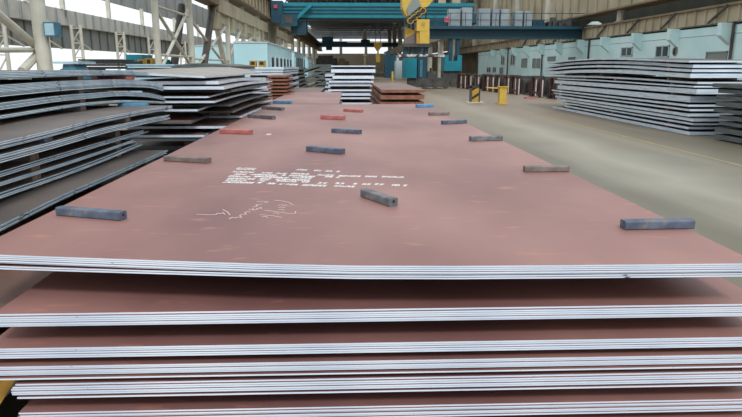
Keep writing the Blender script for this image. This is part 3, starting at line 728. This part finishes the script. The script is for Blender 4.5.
# semi gantry with grey cabinets
YG = 55.0
o = thing('gantry_crane','teal gantry crane carrying a row of grey cabinets, right of the yellow rig','crane',(atY(455,80,YG).x,YG,0))
xe = XR-.35
a, c = atY(404,38.5,YG), atY(575,28,YG)
MB().box(a.x,xe,YG,YG+1.5,a.z,c.z).build('girder','teal_dark',o)
a2, c2 = atY(404,29,YG-.4), atY(578,26.4,YG-.4)
MB().box(a2.x,xe,YG-.6,YG+2.2,a2.z,c2.z).build('walkway','teal_dark',o)
b = MB(); zw = c2.z
for zz in (zw+.5,zw+1.05): b.bar((a2.x,YG-.55,zz),(xe,YG-.55,zz),.05)
x = a2.x
while x < xe: b.bar((x,YG-.55,zw),(x,YG-.55,zw+1.05),.05); x += 1.3
b.build('railing','teal_dark',o)
for (x0,y0,x1,y1) in ((448.5,9,460.5,26),(461.8,7.5,472.5,25.8),(478.5,8.5,490.5,25.6),(492,9,499.5,25.6),(500.5,9,509.5,25.6),(514.5,11,523,25.6),(524,11,532.5,25.6)):
    p, q = atY(x0,26.4,YG), atY(x1,y0,YG)
    cb = MB().box(p.x,q.x,YG,YG+1,zw,q.z).build('cabinet','cabinet',o)
    MB().box(p.x+.08,q.x-.08,YG-.02,YG,zw+.1,q.z-.08).build('door','cabinet',cb)
p, q = atY(410,26,YG), atY(447,18.5,YG); MB().box(p.x,q.x,YG+.1,YG+1.3,zw,q.z).build('machinery_housing','teal_dark',o)
p, q = atY(533,26,YG), atY(545,19.5,YG); MB().box(p.x,q.x,YG+.1,YG+1.3,zw,q.z).build('machinery_housing','teal_dark',o)
b = MB(); rr = random.Random(3)
for k in range(14):
    px = rr.uniform(546,574); py = rr.uniform(17,24); w_ = rr.uniform(2,5); p, q = atY(px-w_/2,26.4,YG+.4), atY(px+w_/2,py,YG+.4); b.box(p.x,q.x,YG+.3+.1*(k%5),YG+1.2,zw,q.z)
b.build('drive_machinery','dark_mach',o)
p, q = atY(444.5,22,YG-.62), atY(449,17,YG-.62)
fs = MB().box(p.x,q.x,YG-.66,YG-.6,p.z,q.z).build('sign_board','frame_white',o)
b = MB().bar((p.x,YG-.67,p.z),(q.x,YG-.67,q.z),.02,.16); b.bar((p.x,YG-.67,q.z),(q.x,YG-.67,p.z),.02,.16); b.box(p.x,q.x,YG-.68,YG-.66,(p.z+q.z)/2-.08,(p.z+q.z)/2+.08)
b.build('red_marking','red',fs)
for x0,x1 in ((449,453),(456,460)):
    p, q = atY(x0,64,YG+.2), atY(x1,38,YG+.2); MB().box(p.x,q.x,YG+.2,YG+.9,p.z,q.z).build('leg','teal_dark',o)
p, q = atY(444,71,YG), atY(461.5,61,YG); b = MB().box(p.x,q.x,YG-.2,YG+2,p.z,q.z); b.box(p.x,p.x+.35,YG-.2,YG+2,q.z,q.z+.5); b.box(q.x-.4,q.x,YG-.2,YG+2,q.z,q.z+.5); b.build('leg_base','teal',o)
p, q = atY(443,87,YG), atY(462,71,YG); b = MB().box(p.x,q.x,YG,YG+1.6,.35,q.z)
for k in range(3): b.tube((p.x+.3+k*.6,YG-.1,.35),(p.x+.3+k*.6,YG+.3,.35),.35,n=14)
b.build('bogie','dark_mach',o)
# transfer car beside the leg
YT = 50.0
o = thing('transfer_car','teal cabin on a dark wheeled undercarriage below the lifted plate','vehicle',(atY(425,80,YT).x,YT,0))
p, q = atY(404,78,YT), atY(417,58,YT); MB().box(p.x,q.x,YT,YT+2,p.z,q.z).build('cabin','teal',o)
p, q = atY(418,79,YT), atY(427.5,55,YT); cb = MB().box(p.x,q.x,YT+.3,YT+2,p.z,q.z+.2).build('cabin','teal_dark',o)
p, q = atY(420,77,YT), atY(423,60,YT); MB().box(p.x,q.x,YT+.22,YT+.3,p.z,q.z).build('door','blue_sign',cb)
p, q = atY(409,86,YT), atY(446,78,YT); b = MB().box(p.x,q.x,YT+.2,YT+1.8,.12,q.z)
p2, q2 = atY(428,78,YT), atY(444,68,YT); b.box(p2.x,q2.x-.5,YT+.5,YT+1.8,q.z,q2.z-.25); b.box(p2.x+.3,q2.x-.9,YT+.5,YT+1.5,q2.z-.25,q2.z)
b.build('undercarriage','dark_mach',o)
for k in range(4): x = p.x+.4+k*.85; MB().tube((x,YT+.05,.2),(x,YT+.2,.2),.2,n=16).build('wheel','post_dark',o)

# yellow lifting rig in front, hanging from a crane above the frame
YH = 44.0
o = thing('lifting_rig','yellow crane lifting rig with pulleys and magnet beam, hanging mid hall','crane rig',(atY(420,43,YH).x,YH,atY(420,43,YH).z))
pts = [(402,-4),(436,-4),(430,4),(427,7),(419,7),(409,16),(406.5,16),(402.5,8)]
MB().prism([atY(x,y,YH+.2) for x,y in pts],(0,1.4,0)).build('pulley_block','yellow',o)
MB().prism([atY(x,y,YH+.1) for x,y in ((408,15.5),(421,5.5),(418,-2),(413,-2),(406.5,9))],(0,.1,0)).build('cover_plate','louvre',o)
for x,y in ((423,10.6),(418.6,14),(414.4,17.4),(410.5,20.6)):
    q = atY(x,y,YH); s_ = MB().tube((q.x,YH-.05,q.z),(q.x,YH+.6,q.z),.22,n=18).build('sheave','yellow_dark',o)
    MB().tube((q.x,YH-.08,q.z),(q.x,YH-.05,q.z),.15,n=14).build('hub','black',s_)
q0, q1 = atY(411,22,YH+.3), atY(424,10,YH+.3)
MB().bar(q0,q1,.35,.4).build('rope_guide','dark_mach',o)
for x in (420,426): p, q = atY(x,20,YH+.4), atY(x,8,YH+.4); MB().tube(p,q,.05,n=8).build('rope','black',o)
for x in (409,413): p, q = atY(x,30,YH+.9), atY(x,14,YH+.9); MB().tube(p,q,.05,n=8).build('rope','black',o)
p, q = atY(416.6,31,YH), atY(429.6,19.3,YH); ub = MB().box(p.x,q.x,YH,YH+1.3,p.z,q.z).build('housing','yellow',o)
c_ = (Vector((p.x,0,p.z))+Vector((q.x,0,q.z)))/2; MB().tube((c_.x,YH-.03,c_.z+.1),(c_.x,YH,c_.z+.1),.14,n=16).build('ring','yellow_dark',ub)
p, q = atY(419.5,43.5,YH), atY(429.6,31,YH); MB().box(p.x,q.x,YH+.02,YH+1.3,p.z,q.z).build('lower_housing','yellow',o)
p, q = atY(416.6,43.5,YH), atY(419.5,31,YH); MB().box(p.x,q.x,YH+.12,YH+1.3,p.z,q.z).build('side_plate','yellow_dark',o)
pts = [(405.5,27),(416.6,31),(416.6,33),(405.5,38)]
MB().prism([atY(x,y,YH+.6) for x,y in pts],(0,.9,0)).build('housing','yellow_dark',o)
pts = [(405,38),(416.6,32),(416.6,43.5),(405,43.5)]
MB().prism([atY(x,y,YH+.5) for x,y in pts],(0,1,0)).build('motor_box','block_brown',o)
p, q = atY(404,47,YH), atY(431,43.5,YH); MB().box(p.x,q.x,YH,YH+1.6,p.z,q.z).build('magnet_beam','dark_mach',o)
for x in (406,413,420,427):
    p, q = atY(x-2,54,YH), atY(x+2,47,YH); MB().box(p.x,q.x,YH+.3,YH+1.2,p.z,q.z).build('magnet','teal_dark',o)
p, q = atY(399,58,YH-.6), atY(444.5,54.3,YH-.6)
q_ = plate(p.x,q.x,YH-.6,YH+2.2,atY(420,54,YH-.6).z,.16,('dark_plate','edge_glints'),lambda x,y: -.012*(x-(p.x+q.x)/2)**2,nx=12,ny=2)
tag(q_,'steel plate held up by the yellow lifting rig, glints painted on its edge','steel plate')

# distant crane and hook
YF = 178.0
o = thing('overhead_crane','distant dark teal crane girder near the far end of the hall','crane',(5,YF,8))
p, q = atY(322,46.5,YF), atY(397,42.6,YF); MB().box(-8.7,q.x+1,YF,YF+3,p.z,q.z).build('girder','teal_dark',o)
for x0,x1,y0 in ((322,333,36.5),(361,370,39.5),(329,347,41.5)):
    p2, q2 = atY(x0,43,YF), atY(x1,y0,YF); MB().box(p2.x,q2.x,YF+.3,YF+2.5,q.z,q2.z).build('housing','teal_dark',o)
p2, q2 = atY(326,50,YF), atY(332,46,YF); MB().box(p2.x,q2.x,YF+.3,YF+2.5,p2.z,q2.z).build('cab','teal_dark',o)
pts = [(363.5,39),(366.5,39),(365.5,30),(364.5,30)]; MB().prism([atY(x,y,YF) for x,y in ((362.5,39.5),(367,39.5),(366,30),(363.8,30))],(0,2,0)).build('mast','endwall',o)
YK = 110.0
o = thing('crane_hook','small distant yellow crane hook block beside the central stack','crane hook',(atY(378,61,YK).x,YK,atY(378,61,YK).z))
MB().prism([atY(x,y,YK) for x,y in ((374,42.5),(382,42.5),(381.5,47),(378.5,51),(377,51),(374.5,47))],(0,1,0)).build('pulley_block','yellow_dark',o)
MB().prism([atY(x,y,YK) for x,y in ((375.8,54),(380,54),(380.2,62),(376,62))],(0,.8,0)).build('hook','yellow',o)
p, q = atY(378,54.5,YK+.4), atY(378,50.5,YK+.4); MB().tube(p,q,.12,n=8).build('rope','black',o)
for x in (375.5,380.5): p, q = atY(x,43,YK+.4), atY(x,5,YK+.4); MB().tube(p,q,.05,n=6).build('rope','black',o)
# distant machines low at the far end of the aisle
for k,(x0,y0,x1,Y,m,nm) in enumerate(((316,55.5,337,120,'dark_mach','dark green machine at the far left end of the aisle'),(337,58.5,349,125,'beige_dark','low brown machine at the far end of the aisle'),(385,52,396,100,'teal_dark','distant dark machine right of the small hook'),(396,57,403,90,'frame_white','pale cabinet standing beyond the transfer car'))):
    p, q = atY(x0,67,Y), atY(x1,y0,Y); o = thing('machine',nm,'machine',((p.x+q.x)/2,Y,0),'distant machines')
    MB().box(p.x,q.x,Y,Y+3,0,q.z-.5).build('body',m,o); MB().box(p.x+.4,q.x-.8,Y+.3,Y+2.6,q.z-.5,q.z).build('hood',m,o)
p, q = atY(364,67,100), atY(365.6,56,100)
tag(MB().box(p.x,q.x,100,100.4,0,q.z).box(p.x-.2,q.x+.2,99.9,100.5,q.z,q.z+.25).build('bollard','beige_dark',None,(p.x,100,0)),'distant brown post seen above the central stack','post')
p, q = atY(392.5,78,62), atY(394,71.5,62)
o = thing('bollard','small distant yellow post in the aisle left of the transfer car','post',(p.x,62,0))
MB().tube((p.x,62,0),(p.x,62,q.z),.1,n=10).build('shaft','yellow',o)

# ================================================================== right aisle things
GR = 'steel racks along the aisle'
RACK = [(((658,695),(700,730)),'nearest the tall stack'),(((548,580),(612,622)),'second from the tall stack'),(((470,478),(420,455)),'third from the tall stack'),(((385,412),(335,355)),'behind the yellow post'),(((300,320),(255,285)),'just left of the thin yellow arm'),(((205,230),(155,182)),'behind the striped barrier'),(((130,150),(100,123)),'nearest the gantry crane')]
hh = 1.1
def rackpt(zx):
    px = 440+zx/6.18; t = (px-455)/93.0; return atZ(px, 87.6+10.9*t, 0)
for posts,wh in RACK:
    c0 = rackpt((posts[0][0]+posts[0][1])/2); o = thing('steel_rack','dark brown steel rack along the aisle, '+wh,'rack',(c0.x,c0.y,0),GR)
    ys = []
    for (za,zb) in posts:
        pa, pb = rackpt(za), rackpt(zb); wd = max(.08,min(.34,pb.x-pa.x+ .0*(pb.y-pa.y) if pb.x>pa.x else .3)); Y = (pa.y+pb.y)/2
        wd = max(.1,(zb-za)/6.18*Y/620*.85); x0 = rackpt(za).x; ys.append((x0,Y,wd))
        b = MB().box(x0,x0+wd,Y,Y+.04,0,hh).box(x0,x0+wd,Y+.24,Y+.28,0,hh).box(x0+wd*.4,x0+wd*.6,Y,Y+.28,0,hh)
        po = b.build('upright','rack',o)
        MB().box(x0+wd,x0+wd+.065,Y-.01,Y+.03,.03,hh-.12).build('flange','rack_pale',po)
        MB().box(x0-.05,x0+wd+.1,Y-.05,Y+.33,0,.02).build('base_plate','rack',po)
    (xa,ya,wa),(xb,yb,wb) = ys
    MB().bar((xa+.1,ya-.1,hh+.05),(xb+.1,yb+.4,hh+.05),.2,.1).build('rail','rack',o)
    MB().bar((xa+.1,ya+.14,.25),(xb+.1,yb+.1,.25),.08,.1).build('cross_beam','rack',o)
for k,(za,zb) in enumerate(((500,735),(365,500),(268,365),(180,268),(70,180))):
    pa, pb = rackpt(zb), rackpt(za); rr = random.Random(k); nb = 7
    o = thing('machine',['dark machinery behind the racks, nearest the tall stack','dark machinery behind the racks, second from the tall stack','dark machinery behind the racks, third from the tall stack','dark machinery behind the racks, fourth from the tall stack','dark machinery behind the racks, nearest the gantry'][k],'machine',(pa.x+1,pa.y,0),'machinery behind the racks')
    b = MB()
    for j in range(nb):
        f0, f1 = j/nb, (j+.98)/nb; xa = pa.x+(pb.x-pa.x)*f0+.75+rr.uniform(0,.25); ya = pa.y+(pb.y-pa.y)*f0; yb = pa.y+(pb.y-pa.y)*f1
        b.box(xa,xa+1.4+rr.uniform(0,1),ya,yb,.1,.7+rr.random()*.45)
    b.build('body','dark_mach',o)
    MB().box(min(pa.x,pb.x)+.9,max(pa.x,pb.x)+2.6,pa.y,pb.y-.02,.0,.1).build('base','post_dark',o)
q = atZ(535,98,0); tag(MB().box(q.x-.7,q.x-.2,q.y-.7,q.y-.3,0,.07).build('scrap_bar','block_red',None,(q.x,q.y,0)),'red painted scrap lying on the floor before the racks','scrap')
# striped barrier
q = atZ(475,103,0); Y = q.y
x0 = atY(470,100,Y).x; x1 = atY(480,100,Y).x; zt2 = atY(475,86.6,Y).z
o = thing('warning_board','yellow and black striped warning board on a low concrete base','barrier',((x0+x1)/2,Y,0))
MB().box(x0-.15,x1+.2,Y-.15,Y+.6,0,.05).build('base','band_grey',o)
MB().box(x0,x0+.09,Y,Y+.2,.05,zt2).box(x1-.06,x1,Y,Y+.2,.05,zt2).box(x0,x1,Y,Y+.2,zt2-.06,zt2).build('frame','post_dark',o)
MB().box(x0+.09,x1-.06,Y+.03,Y+.15,.05,zt2-.06).build('board','yellow_dark',o)
b = MB(); xa, xb = x0+.09, x1-.06; wv = xb-xa; sl = .75
for k in range(2):
    zb = .14+k*.42
    b.prism([(xa,Y+.025,zb),(xb,Y+.025,zb+.22),(xb,Y+.025,zb+.36),(xa,Y+.025,zb+.14)],(0,.006,0))
b.build('stripe','black',o)
q = atZ(503,104,0); Y = q.y; x0 = atY(499.4,100,Y).x; x1 = atY(506.6,100,Y).x; zt2 = atY(503,86.3,Y).z
o = thing('barrier_post','bright yellow steel post with a thin side arm, beside the racks','barrier',((x0+x1)/2,Y,0))
MB().box(x0,x1,Y,Y+.3,0,zt2).build('post','yellow',o)
MB().box(x0-.05,x1+.05,Y-.05,Y+.35,zt2-.05,zt2).build('cap','yellow',o)
p = atY(486.5,87,Y+.1); MB().bar((p.x,Y+.15,zt2-.06),(x0,Y+.15,zt2-.09),.06).build('arm','yellow',o)
MB().box(x0-.1,x1+.1,Y-.1,Y+.4,0,.02).build('base_plate','yellow_dark',o)

# ================================================================== light
w = bpy.data.worlds.new('world'); scn.world = w; w.use_nodes = True
bg = w.node_tree.nodes['Background']; bg.inputs['Color'].default_value = (.9,.96,1.0,1); bg.inputs['Strength'].default_value = 1.12
sl_ = bpy.data.lights.new('roof_daylight','SUN'); sl_.energy = 1.9; sl_.angle = math.radians(12); sl_.color = (.95,.98,1)
so = bpy.data.objects.new('roof_daylight',sl_); COL.objects.link(so)
so.rotation_euler = Vector((.2,-.92,1)).to_track_quat('Z','Y').to_euler(); so.location = (0,-5,12)
vs = scn.view_settings; vs.view_transform = 'Standard'; vs.look = 'None'; vs.gamma = 1; vs.use_curve_mapping = False; vs.exposure = 0.0
scn.cycles.use_denoising = True; scn.cycles.max_bounces = 6
